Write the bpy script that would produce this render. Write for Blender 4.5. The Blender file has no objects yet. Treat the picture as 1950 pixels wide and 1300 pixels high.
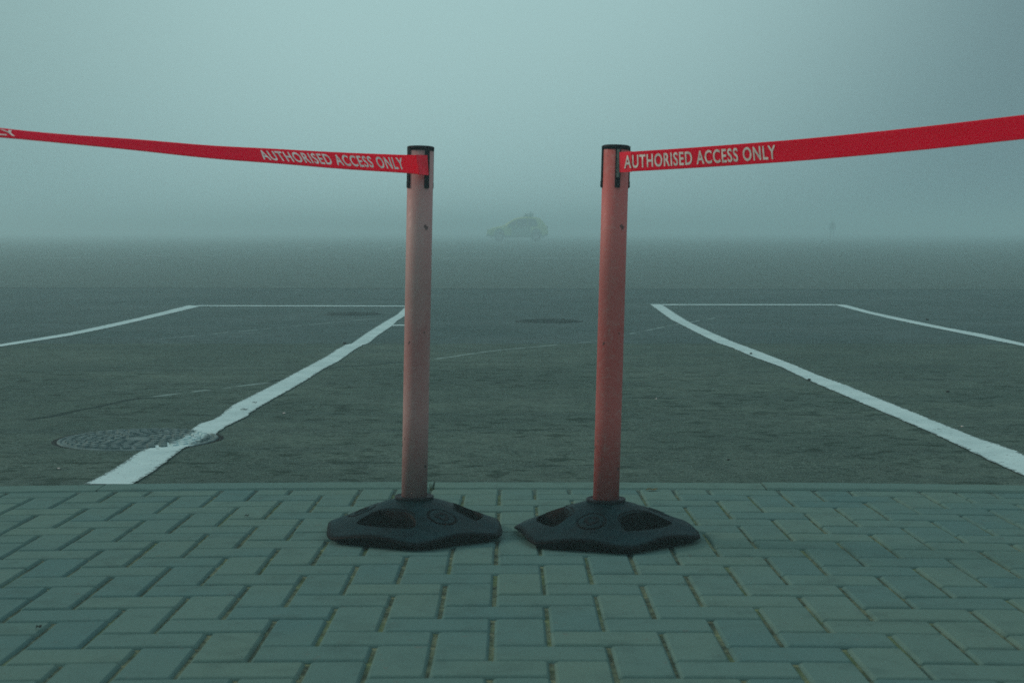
import bpy, bmesh, math, random
from mathutils import Vector, Matrix, noise
R = math.radians
rng = random.Random(7)
sc = bpy.context.scene
C = sc.collection

# ------------------------------------------------------------------ camera, sky, sun, exposure
H, F, PITCH = 0.76, 2840.0, math.atan(211/2840.0)
cam_d = bpy.data.cameras.new('camera'); cam = bpy.data.objects.new('camera', cam_d); C.objects.link(cam)
cam.location = (0, 0, H); cam.rotation_euler = (R(90)-PITCH, 0, 0)
cam_d.sensor_width = 36; cam_d.lens = F/1950*36; cam_d.clip_start = .05; cam_d.clip_end = 3000
cam_d.dof.use_dof = True; cam_d.dof.focus_distance = 6.0; cam_d.dof.aperture_fstop = 10.0
sc.camera = cam
SUN_AZ, SUN_EL = R(-76), R(28)          # azimuth from straight ahead (+Y), negative = left
w = bpy.data.worlds.new('World'); sc.world = w; w.use_nodes = True
nt = w.node_tree; nt.nodes.clear()
def N(nt, t, **k):
    n = nt.nodes.new(t)
    for a, b in k.items(): setattr(n, a, b)
    return n
def M2(nt, op, a, b=None, c=None, clamp=False):
    n = N(nt, 'ShaderNodeMath', operation=op, use_clamp=clamp)
    for i, v in enumerate((a, b, c)):
        if v is None: continue
        if isinstance(v, (int, float)): n.inputs[i].default_value = v
        else: nt.links.new(v, n.inputs[i])
    return n.outputs[0]
def MR(nt, v, a, b, c=0, d=1, smooth=True):
    n = N(nt, 'ShaderNodeMapRange', interpolation_type='SMOOTHSTEP' if smooth else 'LINEAR')
    nt.links.new(v, n.inputs[0])
    for i, x in enumerate((a, b, c, d)): n.inputs[i+1].default_value = x
    return n.outputs[0]
def MIX(nt, f, a, b, bt='MIX'):
    n = N(nt, 'ShaderNodeMix', data_type='RGBA', blend_type=bt)
    for i, v in ((0, f), (6, a), (7, b)):
        if isinstance(v, (int, float)): n.inputs[i].default_value = v
        elif isinstance(v, tuple): n.inputs[i].default_value = (*v, 1)
        else: nt.links.new(v, n.inputs[i])
    return n.outputs[2]
out = N(nt, 'ShaderNodeOutputWorld'); bg = N(nt, 'ShaderNodeBackground')
sky = N(nt, 'ShaderNodeTexSky', sky_type='NISHITA', sun_disc=False)
sky.sun_elevation = SUN_EL; sky.sun_rotation = SUN_AZ; sky.air_density = 2; sky.dust_density = 8
tc = N(nt, 'ShaderNodeTexCoord'); sep = N(nt, 'ShaderNodeSeparateXYZ'); nt.links.new(tc.outputs['Generated'], sep.inputs[0])
# fog-veiled sky: teal, brighter overhead and around the veiled sun, greyer to the right
nrm = N(nt, 'ShaderNodeVectorMath', operation='NORMALIZE'); nt.links.new(tc.outputs['Generated'], nrm.inputs[0])
dot = N(nt, 'ShaderNodeVectorMath', operation='DOT_PRODUCT'); nt.links.new(nrm.outputs[0], dot.inputs[0])
GA, GE = R(-6), R(17)
dot.inputs[1].default_value = (math.sin(GA)*math.cos(GE), math.cos(GA)*math.cos(GE), math.sin(GE))
glow = MR(nt, dot.outputs['Value'], .89, .99)
zen = MR(nt, sep.outputs[2], .2, .7)
right = MR(nt, sep.outputs[0], -.1, .42)
col = MIX(nt, right, (2.2, 3.95, 4.0), (1.5, 2.5, 2.8))
col = MIX(nt, zen, col, (5.6, 5.9, 6.3))
col = MIX(nt, M2(nt, 'MULTIPLY', glow, .62), col, (4.9, 7.3, 7.4))
col = MIX(nt, MR(nt, sep.outputs[0], -.38, -.10, .6, 0), col, (2.1, 3.6, 3.75))
col = MIX(nt, .92, sky.outputs[0], col)
nt.links.new(col, bg.inputs[0]); bg.inputs[1].default_value = .1
nt.links.new(bg.outputs[0], out.inputs[0])
sd = bpy.data.lights.new('sun', 'SUN'); sun = bpy.data.objects.new('sun', sd); C.objects.link(sun)
sd.energy = 1.5; sd.angle = R(16); sd.color = (1, .72, .62)
sv = Vector((math.sin(SUN_AZ)*math.cos(SUN_EL), math.cos(SUN_AZ)*math.cos(SUN_EL), math.sin(SUN_EL)))
sun.rotation_euler = sv.to_track_quat('Z', 'Y').to_euler(); sun.location = (-5, 5, 10)
sc.view_settings.view_transform = 'Standard'; sc.view_settings.look = 'None'
sc.view_settings.exposure = 0.0; sc.view_settings.gamma = 1
sc.cycles.use_denoising = False
sc.cycles.volume_bounces = 1; sc.cycles.max_bounces = 6

# ------------------------------------------------------------------ surveying: the lie of the ground, and photo pixel -> ground point
YK = 4.365                                # kerb line between pavement and kerb, ahead of the camera
PROF = [(4.3, -.004), (9, -.038), (14, -.069), (20, -.08), (30, -.07), (55, -.025), (80, 0), (5000, 0)]
def asphalt_z(y):
    if y <= PROF[0][0]: return PROF[0][1]
    for (a, za), (b, zb) in zip(PROF, PROF[1:]):
        if y <= b: return za+(zb-za)*(y-a)/(b-a)
    return 0
SL = .0214
def pave_z(y): return SL*(YK-y)
def bow(x): return -.032*min(abs(x), 4)**2          # the kerb line bows very slightly
def ray(px, py):
    v = Vector((px-975, F, -(py-650)))
    c, s = math.cos(PITCH), math.sin(PITCH)
    return Vector((v.x, v.y*c+v.z*s, v.z*c-v.y*s))
def ga(px, py, dz=0):
    d = ray(px, py); z = 0
    for _ in range(30):
        t = (z+dz-H)/d.z; y = d.y*t; z = .5*z+.5*asphalt_z(y)
    t = (asphalt_z(y)+dz-H)/d.z
    return Vector((d.x*t, d.y*t, asphalt_z(d.y*t)+dz))
def gp(px, py):
    d = ray(px, py)      # z = SL*(YK-y): H+d.z t = SL*YK - SL*d.y t
    t = (SL*YK-H)/(d.z+SL*d.y)
    return Vector((d.x*t, d.y*t, H+d.z*t))
def zat(y, py, px=975):
    d = ray(px, py); t = y/d.y
    return H+d.z*t
def at_depth(px, py, y):
    d = ray(px, py); t = y/d.y
    return Vector((d.x*t, y, H+d.z*t))

# ------------------------------------------------------------------ helpers
def link(name, bm, mats, parent=None, smooth=False):
    me = bpy.data.meshes.new(name); bm.normal_update(); bm.to_mesh(me); bm.free()
    for m in (mats if isinstance(mats, (list, tuple)) else [mats]): me.materials.append(m)
    if smooth:
        for p in me.polygons: p.use_smooth = True
    o = bpy.data.objects.new(name, me); C.objects.link(o)
    if parent: o.parent = parent
    return o
def tag(o, label=None, cat=None, group=None, kind=None):
    if cat and not kind: kind = 'thing'
    for k, v in (('label', label), ('category', cat), ('group', group), ('kind', kind)):
        if v: o[k] = v
    return o
def empty(name, loc, rz=0):
    o = bpy.data.objects.new(name, None); C.objects.link(o); o.location = loc; o.rotation_euler = (0, 0, rz)
    o.empty_display_size = .1
    return o
def copy_tree(o, parent=None):
    c = o.copy(); C.objects.link(c); c.parent = parent
    for ch in o.children: copy_tree(ch, c)
    return c
def lathe(bm, prof, n=48, cap=True, mat=0):
    rings = []
    for r, z in prof:
        rings.append([bm.verts.new((r*math.cos(2*math.pi*i/n), r*math.sin(2*math.pi*i/n), z)) for i in range(n)])
    for a, b in zip(rings, rings[1:]):
        for i in range(n):
            f = bm.faces.new((a[i], a[(i+1) % n], b[(i+1) % n], b[i])); f.material_index = mat; f.smooth = True
    if cap:
        bm.faces.new(rings[0][::-1]).material_index = mat; bm.faces.new(rings[-1]).material_index = mat
    return rings
def box(bm, x0, x1, y0, y1, z0, z1, bev=0):
    r = bmesh.ops.create_cube(bm, size=1)
    for v in r['verts']:
        v.co = Vector(((x0+x1)/2+v.co.x*(x1-x0), (y0+y1)/2+v.co.y*(y1-y0), (z0+z1)/2+v.co.z*(z1-z0)))
    if bev:
        es = list({e for v in r['verts'] for e in v.link_edges})
        bmesh.ops.bevel(bm, geom=es, offset=bev, segments=2, affect='EDGES', profile=.6)

# ------------------------------------------------------------------ materials
def mat(name, base, rough=.8, spec=.3, bump=0, bscale=60, var=0, vscale=8, extra=None):
    m = bpy.data.materials.new(name); m.use_nodes = True; nt = m.node_tree
    b = nt.nodes['Principled BSDF']; b.inputs['Roughness'].default_value = rough
    b.inputs['Specular IOR Level'].default_value = spec
    tc = N(nt, 'ShaderNodeTexCoord'); co = tc.outputs['Object']
    c = (*base, 1)
    b.inputs['Base Color'].default_value = c
    if var:
        n = N(nt, 'ShaderNodeTexNoise'); n.inputs['Scale'].default_value = vscale; n.inputs['Detail'].default_value = 6
        nt.links.new(co, n.inputs['Vector'])
        lo = tuple(x*(1-var) for x in base); hi = tuple(min(1, x*(1+var)) for x in base)
        cc = MIX(nt, MR(nt, n.outputs[0], .3, .7), lo, hi)
        nt.links.new(cc, b.inputs['Base Color'])
    if bump:
        n = N(nt, 'ShaderNodeTexNoise'); n.inputs['Scale'].default_value = bscale; n.inputs['Detail'].default_value = 4
        nt.links.new(co, n.inputs['Vector'])
        bp = N(nt, 'ShaderNodeBump'); bp.inputs['Strength'].default_value = bump; bp.inputs['Distance'].default_value = .003
        nt.links.new(n.outputs[0], bp.inputs['Height']); nt.links.new(bp.outputs[0], b.inputs['Normal'])
    if extra: extra(nt, b, co)
    return m

def noise_n(nt, co, scale, detail=5, rough=.55, stretch=None):
    n = N(nt, 'ShaderNodeTexNoise'); n.inputs['Scale'].default_value = scale
    n.inputs['Detail'].default_value = detail; n.inputs['Roughness'].default_value = rough
    if stretch:
        mp = N(nt, 'ShaderNodeMapping'); mp.inputs['Scale'].default_value = stretch
        nt.links.new(co, mp.inputs[0]); co = mp.outputs[0]
    nt.links.new(co, n.inputs['Vector'])
    return n.outputs[0]

# the asphalt: batches laid in lanes, fine aggregate, worn hairline cracks, damp spots
def segment(nt, x, y, A, B, wid, wob):
    A, B = Vector(A[:2]), Vector(B[:2]); u = (B-A); L = u.length; u /= L; n = Vector((-u.y, u.x))
    dx = M2(nt, 'SUBTRACT', x, A.x); dy = M2(nt, 'SUBTRACT', y, A.y)
    t = M2(nt, 'ADD', M2(nt, 'MULTIPLY', dx, u.x), M2(nt, 'MULTIPLY', dy, u.y))
    d = M2(nt, 'ADD', M2(nt, 'MULTIPLY', dx, n.x), M2(nt, 'MULTIPLY', dy, n.y))
    d = M2(nt, 'ABSOLUTE', M2(nt, 'ADD', d, wob))
    m = MR(nt, d, wid*.5, wid*1.4, 1, 0)
    return M2(nt, 'MULTIPLY', m, M2(nt, 'MULTIPLY', M2(nt, 'GREATER_THAN', t, 0), M2(nt, 'LESS_THAN', t, L)))
def asphalt_nodes(nt, b, co):
    geo = N(nt, 'ShaderNodeNewGeometry'); co = geo.outputs['Position']
    s = N(nt, 'ShaderNodeSeparateXYZ'); nt.links.new(co, s.inputs[0]); x, y = s.outputs[0], s.outputs[1]
    big = noise_n(nt, co, .7, 5, .65); mid = noise_n(nt, co, 7, 5); fine = noise_n(nt, co, 170, 2, .7); gr2 = noise_n(nt, co, 32, 5, .85)
    tyre = noise_n(nt, co, 1.0, 4, .6, (.35, 5.5, 1))
    c = MIX(nt, MR(nt, big, .35, .68), (0.050, 0.094, 0.080), (0.086, 0.145, 0.120))
    # lanes laid at different times
    y1, y2 = ga(975, 654).y, ga(975, 550).y
    wobl = M2(nt, 'MULTIPLY', M2(nt, 'SUBTRACT', noise_n(nt, co, 2.5, 3), .5), .05)
    yy = M2(nt, 'ADD', y, wobl)
    yy2 = M2(nt, 'ADD', yy, M2(nt, 'MULTIPLY', x, .05))
    c = MIX(nt, MR(nt, yy, y1-.015, y1+.015), c, MIX(nt, MR(nt, big, .3, .7), (0.046, 0.094, 0.098), (0.074, 0.132, 0.135)))
    c = MIX(nt, MR(nt, yy2, y2-.03, y2+.03), c, MIX(nt, MR(nt, tyre, .35, .65), (0.068, 0.122, 0.117), (0.112, 0.184, 0.174)))
    c = MIX(nt, M2(nt, 'MULTIPLY', MR(nt, mid, .35, .7), .5), c, (0.032, 0.057, 0.051))
    c = MIX(nt, M2(nt, 'MULTIPLY', MR(nt, tyre, .48, .70), .45), c, (0.032, 0.061, 0.063))
    # aggregate
    c = MIX(nt, M2(nt, 'MULTIPLY', MR(nt, fine, .5, .7), .8), c, (0.162, 0.253, 0.213))
    c = MIX(nt, M2(nt, 'MULTIPLY', MR(nt, gr2, .32, .52, 1, 0), .85), c, (0.020, 0.040, 0.033))
    # damp drips in the nearest lane
    sp = noise_n(nt, co, 9, 3, .5, (1, 1.3, 1)); reg = noise_n(nt, co, .8, 2)
    spot = M2(nt, 'MULTIPLY', MR(nt, sp, .54, .64), MR(nt, reg, .36, .54))
    spot = M2(nt, 'MULTIPLY', spot, MR(nt, y, 7.8, 9.8, 1, 0))
    c = MIX(nt, M2(nt, 'MULTIPLY', spot, .65), c, (0.020, 0.040, 0.031))
    # seams and cracks
    w1 = M2(nt, 'MULTIPLY', M2(nt, 'SUBTRACT', noise_n(nt, co, 5, 4), .5), .12)
    brk = MR(nt, noise_n(nt, co, 6, 3), .42, .56)
    seam = M2(nt, 'MULTIPLY', MR(nt, M2(nt, 'ABSOLUTE', M2(nt, 'SUBTRACT', yy2, y2)), .05, .28, 1, 0), .5)
    seam1 = M2(nt, 'MULTIPLY', MR(nt, M2(nt, 'ABSOLUTE', M2(nt, 'SUBTRACT', yy, y1)), .004, .02, 1, 0), .5)
    c = MIX(nt, M2(nt, 'MAXIMUM', seam, seam1), c, (0.016, 0.034, 0.033))
    pal = None
    for P, Q in (((243, 651), (390, 637)), ((390, 637), (715, 606)), ((826, 684), (935, 668)), ((935, 668), (1130, 650)),
                 ((1130, 650), (1270, 621)), ((1270, 621), (1366, 604)), ((265, 758), (380, 744)), ((380, 744), (530, 726))):
        m = segment(nt, x, y, ga(*P), ga(*Q), .018, M2(nt, 'MULTIPLY', w1, .5))
        pal = m if pal is None else M2(nt, 'MAXIMUM', pal, m)
    c = MIX(nt, M2(nt, 'MULTIPLY', M2(nt, 'MULTIPLY', pal, brk), .6), c, (0.230, 0.374, 0.359))
    dk = None
    for P, Q in (((600, 703), (778, 689)), ((515, 728), (610, 702)), ((60, 800), (270, 757)), ((205, 580), (240, 573)), ((1370, 572), (1950, 574))):
        m = segment(nt, x, y, ga(*P), ga(*Q), .02, w1)
        dk = m if dk is None else M2(nt, 'MAXIMUM', dk, m)
    c = MIX(nt, M2(nt, 'MULTIPLY', dk, .8), c, (0.018, 0.036, 0.034))
    nt.links.new(c, b.inputs['Base Color'])
    bp = N(nt, 'ShaderNodeBump'); bp.inputs['Strength'].default_value = .55; bp.inputs['Distance'].default_value = .0035
    nt.links.new(M2(nt, 'ADD', fine, M2(nt, 'MULTIPLY', mid, 2.5)), bp.inputs['Height']); nt.links.new(bp.outputs[0], b.inputs['Normal'])
m_asph = mat('asphalt', (.1, .1, .1), .95, .0, extra=asphalt_nodes)

def paint_nodes(nt, b, co):
    geo = N(nt, 'ShaderNodeNewGeometry'); co = geo.outputs['Position']
    at = N(nt, 'ShaderNodeAttribute', attribute_name='edge', attribute_type='GEOMETRY')
    thr = M2(nt, 'ADD', M2(nt, 'MULTIPLY', MR(nt, at.outputs['Fac'], .70, 1.0), .17), .37)
    wear = noise_n(nt, co, 55, 5, .7); big = noise_n(nt, co, 5, 4); str_ = noise_n(nt, co, 6, 4, .6, (1, 9, 1))
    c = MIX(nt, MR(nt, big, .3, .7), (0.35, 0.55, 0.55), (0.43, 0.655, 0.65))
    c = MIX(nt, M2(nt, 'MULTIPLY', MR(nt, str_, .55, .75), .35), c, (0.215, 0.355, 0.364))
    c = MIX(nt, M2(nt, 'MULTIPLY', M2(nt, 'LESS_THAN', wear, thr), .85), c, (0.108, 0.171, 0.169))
    nt.links.new(c, b.inputs['Base Color'])
    bp = N(nt, 'ShaderNodeBump'); bp.inputs['Strength'].default_value = .4; bp.inputs['Distance'].default_value = .002
    nt.links.new(wear, bp.inputs['Height']); nt.links.new(bp.outputs[0], b.inputs['Normal'])
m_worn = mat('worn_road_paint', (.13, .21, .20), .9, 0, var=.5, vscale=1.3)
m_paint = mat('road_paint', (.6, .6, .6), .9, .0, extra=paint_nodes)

def paver_nodes(nt, b, co):
    geo = N(nt, 'ShaderNodeNewGeometry'); co = geo.outputs['Position']
    at = N(nt, 'ShaderNodeAttribute', attribute_name='tone', attribute_type='GEOMETRY')
    t = at.outputs['Fac']
    fine = noise_n(nt, co, 260, 2, .7); mid = noise_n(nt, co, 16, 5); big = noise_n(nt, co, 1.6, 3)
    c = MIX(nt, t, (0.070, 0.161, 0.155), (0.095, 0.187, 0.162))
    c = MIX(nt, MR(nt, big, .35, .7), c, MIX(nt, .5, c, (0.098, 0.177, 0.140)))
    c = MIX(nt, M2(nt, 'MULTIPLY', MR(nt, mid, .45, .75), .45), c, (0.053, 0.107, 0.096))
    c = MIX(nt, M2(nt, 'MULTIPLY', MR(nt, noise_n(nt, co, 38, 3, .6), .66, .76), .5), c, (0.110, 0.118, 0.102))
    c = MIX(nt, M2(nt, 'MULTIPLY', MR(nt, fine, .5, .8), .35), c, (0.157, 0.285, 0.264))
    c = MIX(nt, M2(nt, 'MULTIPLY', MR(nt, fine, .25, .4, 1, 0), .4), c, (0.110, 0.127, 0.116))
    nt.links.new(c, b.inputs['Base Color'])
    bp = N(nt, 'ShaderNodeBump'); bp.inputs['Strength'].default_value = .45; bp.inputs['Distance'].default_value = .0018
    nt.links.new(M2(nt, 'ADD', fine, mid), bp.inputs['Height']); nt.links.new(bp.outputs[0], b.inputs['Normal'])
m_paver = mat('paver_concrete', (.15, .16, .15), .92, .02, extra=paver_nodes)
def sand_nodes(nt, b, co):
    geo = N(nt, 'ShaderNodeNewGeometry'); co = geo.outputs['Position']
    s = N(nt, 'ShaderNodeSeparateXYZ'); nt.links.new(co, s.inputs[0])
    n1 = noise_n(nt, co, 22, 5, .7); n2 = noise_n(nt, co, 180, 2)
    c = MIX(nt, MR(nt, n1, .4, .62), (0.050, 0.072, 0.050), (0.15, 0.20, 0.125))
    c = MIX(nt, M2(nt, 'MULTIPLY', MR(nt, noise_n(nt, co, 5, 4), .5, .66), .6), c, (0.120, 0.200, 0.085))
    c = MIX(nt, M2(nt, 'MULTIPLY', MR(nt, n2, .5, .7), .5), c, (0.192, 0.266, 0.196))
    nt.links.new(c, b.inputs['Base Color'])
    bp = N(nt, 'ShaderNodeBump'); bp.inputs['Strength'].default_value = .8; bp.inputs['Distance'].default_value = .003
    nt.links.new(n2, bp.inputs['Height']); nt.links.new(bp.outputs[0], b.inputs['Normal'])
m_sand = mat('joint_sand', (.15, .14, .1), .95, .0, extra=sand_nodes)

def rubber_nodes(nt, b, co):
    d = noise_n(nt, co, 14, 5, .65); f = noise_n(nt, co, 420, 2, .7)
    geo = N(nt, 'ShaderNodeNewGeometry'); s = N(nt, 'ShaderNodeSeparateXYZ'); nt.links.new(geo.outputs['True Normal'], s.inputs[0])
    top_light = M2(nt, 'MULTIPLY', MR(nt, s.outputs[2], .72, .99), MR(nt, d, .3, .7, .35, .85))  # highlight painted onto upward faces, mottled like dust; steep faces stay near black
    c = MIX(nt, top_light, (.0002, .0006, .001), (.008, .036, .043))
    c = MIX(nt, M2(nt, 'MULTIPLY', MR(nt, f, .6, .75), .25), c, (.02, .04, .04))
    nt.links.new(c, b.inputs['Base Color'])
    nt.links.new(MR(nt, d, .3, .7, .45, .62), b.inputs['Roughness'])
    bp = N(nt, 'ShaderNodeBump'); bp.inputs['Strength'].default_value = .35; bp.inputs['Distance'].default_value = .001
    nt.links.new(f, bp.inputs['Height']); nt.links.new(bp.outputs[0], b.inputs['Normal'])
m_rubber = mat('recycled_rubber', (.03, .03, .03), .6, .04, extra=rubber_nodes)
m_black = mat('black_plastic', (.012, .014, .018), .5, .07, var=.3, vscale=30)
def post_mat(name, red, pale, amt):
    def f(nt, b, co):
        n1 = noise_n(nt, co, 9, 5, .6, (1, 1, .35)); n2 = noise_n(nt, co, 70, 4, .7); sp = noise_n(nt, co, 34, 3)
        c = MIX(nt, M2(nt, 'MULTIPLY', MR(nt, n1, .25, .75, .35, 1), amt), red, pale)
        c = MIX(nt, M2(nt, 'MULTIPLY', MR(nt, n2, .48, .75), .35), c, (.42, .34, .30))
        c = MIX(nt, M2(nt, 'MULTIPLY', MR(nt, sp, .66, .71), .8), c, (.03, .02, .02))
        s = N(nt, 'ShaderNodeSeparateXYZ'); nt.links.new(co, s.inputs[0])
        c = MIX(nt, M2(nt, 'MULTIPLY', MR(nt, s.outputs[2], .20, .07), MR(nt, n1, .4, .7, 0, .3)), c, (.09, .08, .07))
        nt.links.new(c, b.inputs['Base Color'])
        nt.links.new(MR(nt, n2, .3, .7, .45, .65), b.inputs['Roughness'])
    return mat(name, red, .5, .25, extra=f)
m_post_l = post_mat('faded_red_plastic', (.30, .07, .07), (.40, .32, .30), .9)
m_post_r = post_mat('red_plastic', (.43, .062, .056), (.46, .20, .18), .55)
def belt_nodes(nt, b, co):
    uv = N(nt, 'ShaderNodeUVMap'); uv.uv_map = 'UVMap'
    n = noise_n(nt, uv.outputs[0], 1, 3, .5, (9, 500, 1)); n2 = noise_n(nt, uv.outputs[0], 6, 4)
    c = MIX(nt, MR(nt, n, .3, .7), (.97, .0, .055), (1.0, .0, .08))
    c = MIX(nt, M2(nt, 'MULTIPLY', MR(nt, n2, .5, .8), .25), c, (.8, .0, .03))
    nt.links.new(c, b.inputs['Base Color'])
    wv = N(nt, 'ShaderNodeTexWave', bands_direction='X'); wv.inputs['Scale'].default_value = 260
    nt.links.new(uv.outputs[0], wv.inputs[0])
    bp = N(nt, 'ShaderNodeBump'); bp.inputs['Strength'].default_value = .25; bp.inputs['Distance'].default_value = .0004
    nt.links.new(wv.outputs[1], bp.inputs['Height']); nt.links.new(bp.outputs[0], b.inputs['Normal'])
    tr = N(nt, 'ShaderNodeBsdfTranslucent'); nt.links.new(c, tr.inputs[0])
    mx = N(nt, 'ShaderNodeMixShader'); mx.inputs[0].default_value = .6
    o = nt.nodes['Material Output']
    nt.links.new(b.outputs[0], mx.inputs[1]); nt.links.new(tr.outputs[0], mx.inputs[2]); nt.links.new(mx.outputs[0], o.inputs[0])
m_belt = mat('red_webbing', (.8, .01, .04), .8, .05, extra=belt_nodes)
m_tab = mat('red_belt_end', (.9, .02, .05), .6, .1, var=.12, vscale=60)
m_letter = mat('cream_print', (.68, .66, .60), .8, .2, var=.22, vscale=90)
m_iron = mat('cast_iron', (.032, .062, .058), .8, .05, bump=.4, bscale=120, var=.35, vscale=18)
m_rim_shade = mat('rim_shade', (.007, .014, .014), .95, .1, bump=.5, bscale=50, var=.4, vscale=12)

# ------------------------------------------------------------------ ground: asphalt lot (one sheet to the horizon)
bm = bmesh.new()
ys = [YK-.3+.0, 4.3, 5, 6, 7, 8, 9, 10, 11, 12, 13, 14, 16, 18, 20, 25, 30, 40, 55, 80, 120, 200, 400, 900]
xs = [-900, -300, -100, -40, -15, -6, -3, -1.5, 0, 1.5, 3, 6, 15, 40, 100, 300, 900]
gr = [[bm.verts.new((x, y, asphalt_z(y)-(.02 if y < 4.2 else 0))) for x in xs] for y in ys]
# the near border runs under the kerb, which bows; behind it the sheet goes on below the paving
for a, b in zip(gr, gr[1:]):
    for i in range(len(xs)-1): bm.faces.new((a[i], a[i+1], b[i+1], b[i]))
ex = [[bm.verts.new((x, y, -.06)) for x in xs] for y in (-900, -50)]
rows = ex+[[bm.verts.new((x, YK-.31, -.06)) for x in xs]]
for a, b in zip(rows, rows[1:]):
    for i in range(len(xs)-1): bm.faces.new((a[i], a[i+1], b[i+1], b[i]))
for i in range(len(xs)-1): bm.faces.new((rows[-1][i], rows[-1][i+1], gr[0][i+1], gr[0][i]))
tag(link('ground', bm, m_asph), 'wide empty asphalt lot fading into the fog', 'ground', kind='structure')

# ------------------------------------------------------------------ paving: herringbone concrete blocks, joint sand, kerb
PX, PY, X0 = .1020, .1, -.0360
bm = bmesh.new(); tone = bm.faces.layers.float.new('tone')
GAP, CH, CHZ = .0036, .0052, .0058
def block(x0, x1, y0, y1):
    x0 += GAP*1.05; x1 -= GAP*1.05; y0 += GAP*.95; y1 -= GAP*.95
    dz = rng.uniform(-.0009, .0009); tx, ty = rng.uniform(-.004, .004), rng.uniform(-.005, .005)
    jx, jy = rng.uniform(-.0012, .0012), rng.uniform(-.0012, .0012); rr = rng.gauss(0, .0035)
    cx, cy = (x0+x1)/2, (y0+y1)/2; t = rng.random()**1.2
    def V(x, y, z):
        X = cx+(x-cx)-(y-cy)*rr+jx; Y = cy+(y-cy)+(x-cx)*rr+jy
        zz = pave_z(Y)+z+dz+(x-cx)*tx+(y-cy)*ty
        return bm.verts.new((X, Y+bow(X), zz))
    def rect(e, z):      # rounded a little at the corners
        a0, a1, b0, b1 = x0+e, x1-e, y0+e, y1-e; k = .0035
        return [V(a0+k, b0, z), V(a1-k, b0, z), V(a1, b0+k, z), V(a1, b1-k, z), V(a1-k, b1, z), V(a0+k, b1, z), V(a0, b1-k, z), V(a0, b0+k, z)]
    A, B, D = rect(0, -.014), rect(0, -CHZ), rect(CH, 0); E = rect(CH*.45, -CHZ*.38)
    for P, Q in ((A, B), (B, E), (E, D)):
        for i in range(8):
            f = bm.faces.new((P[i], P[(i+1) % 8], Q[(i+1) % 8], Q[i])); f[tone] = t
    f = bm.faces.new(D); f[tone] = t
NI, NR = 61, 52      # columns either side, rows back from the kerb
def ytop(r): return YK-.004-(r+9)*PY
for r in range(-11, -9+NR):
    for i in range(-NI, NI):
        k = (i+r) % 4
        xa = X0+i*PX
        if k == 1 and r >= -9: block(xa, xa+2*PX, ytop(r)-PY, ytop(r))
        if k == 3:
            if r >= -9: block(xa, xa+PX, ytop(r)-2*PY, ytop(r))
            elif r == -10: block(xa, xa+PX, ytop(-9)-PY, ytop(-9))       # half blocks cut against the kerb
paving = link('pavement', bm, m_paver)
tag(paving, 'grey green concrete block pavement laid in herringbone up to the kerb', 'pavement', kind='structure')
bm = bmesh.new(); prev = None
for j in range(0, 90):
    x = -6.6+j*13.2/89
    c = [bm.verts.new((x, YK-.0+bow(x)-d, pave_z(YK-d)-(.0068 if d > .01 else .022))) for d in (-.012, .006, .014, 2.0, 5.6)]
    if prev:
        for a in range(4): bm.faces.new((prev[a], prev[a+1], c[a+1], c[a]))
    prev = c
tag(link('joint_sand', bm, m_sand), 'sand and moss filling the joints between the paving blocks', 'sand', kind='structure')
bm = bmesh.new(); prev = None
for x in [-300, -60, -6.62]+[None]+[6.62, 60, 300]: pass
for sgn in (-1, 1):
    q = [bm.verts.new(v) for v in ((sgn*6.55, YK+bow(6.5), -.012), (sgn*300, YK+bow(6.5), -.012), (sgn*300, -60, 1.2), (sgn*6.55, -60, 1.2))]
    bm.faces.new(q if sgn > 0 else q[::-1])
q = [bm.verts.new(v) for v in ((-6.55, -1.2, pave_z(-1.2)-.012), (6.55, -1.2, pave_z(-1.2)-.012), (6.55, -60, 1.2), (-6.55, -60, 1.2))]
bm.faces.new(q[::-1])
tag(link('path', bm, m_paver), 'rest of the pavement beyond the herringbone blocks', 'pavement', kind='structure')
# kerb stones, 0.98 m each, flush with the lot
bm = bmesh.new(); tone = bm.faces.layers.float.new('tone')
kx = gp(186, 932).x; KL = (gp(1459, 930).x-kx)/2; KW = .112
for n in range(-5, 7):
    xa, xb = kx+n*KL+.0025, kx+(n+1)*KL-.0025; t = rng.uniform(.35, .9); M = 10
    dz = rng.uniform(-.002, .002)+.002; secs = []
    for j in range(M+1):
        x = xa+(xb-xa)*j/M; y0 = YK+bow(x)+.008; y1 = y0+KW
        secs.append([bm.verts.new(p) for p in ((x, y0, -.05), (x, y0, -.006+dz), (x, y0+.006, dz), (x, y1-.010, dz), (x, y1, -.006+dz), (x, y1, -.05))])
    for a, b in zip(secs, secs[1:]):
        for i in range(5): bm.faces.new((a[i], a[i+1], b[i+1], b[i]))[tone] = t
    bm.faces.new(secs[0])[tone] = t; bm.faces.new(secs[-1][::-1])[tone] = t
bmesh.ops.recalc_face_normals(bm, faces=bm.faces)
tag(link('kerb', bm, m_paver), 'flush concrete kerb between the block pavement and the asphalt', 'kerb', kind='structure')

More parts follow.
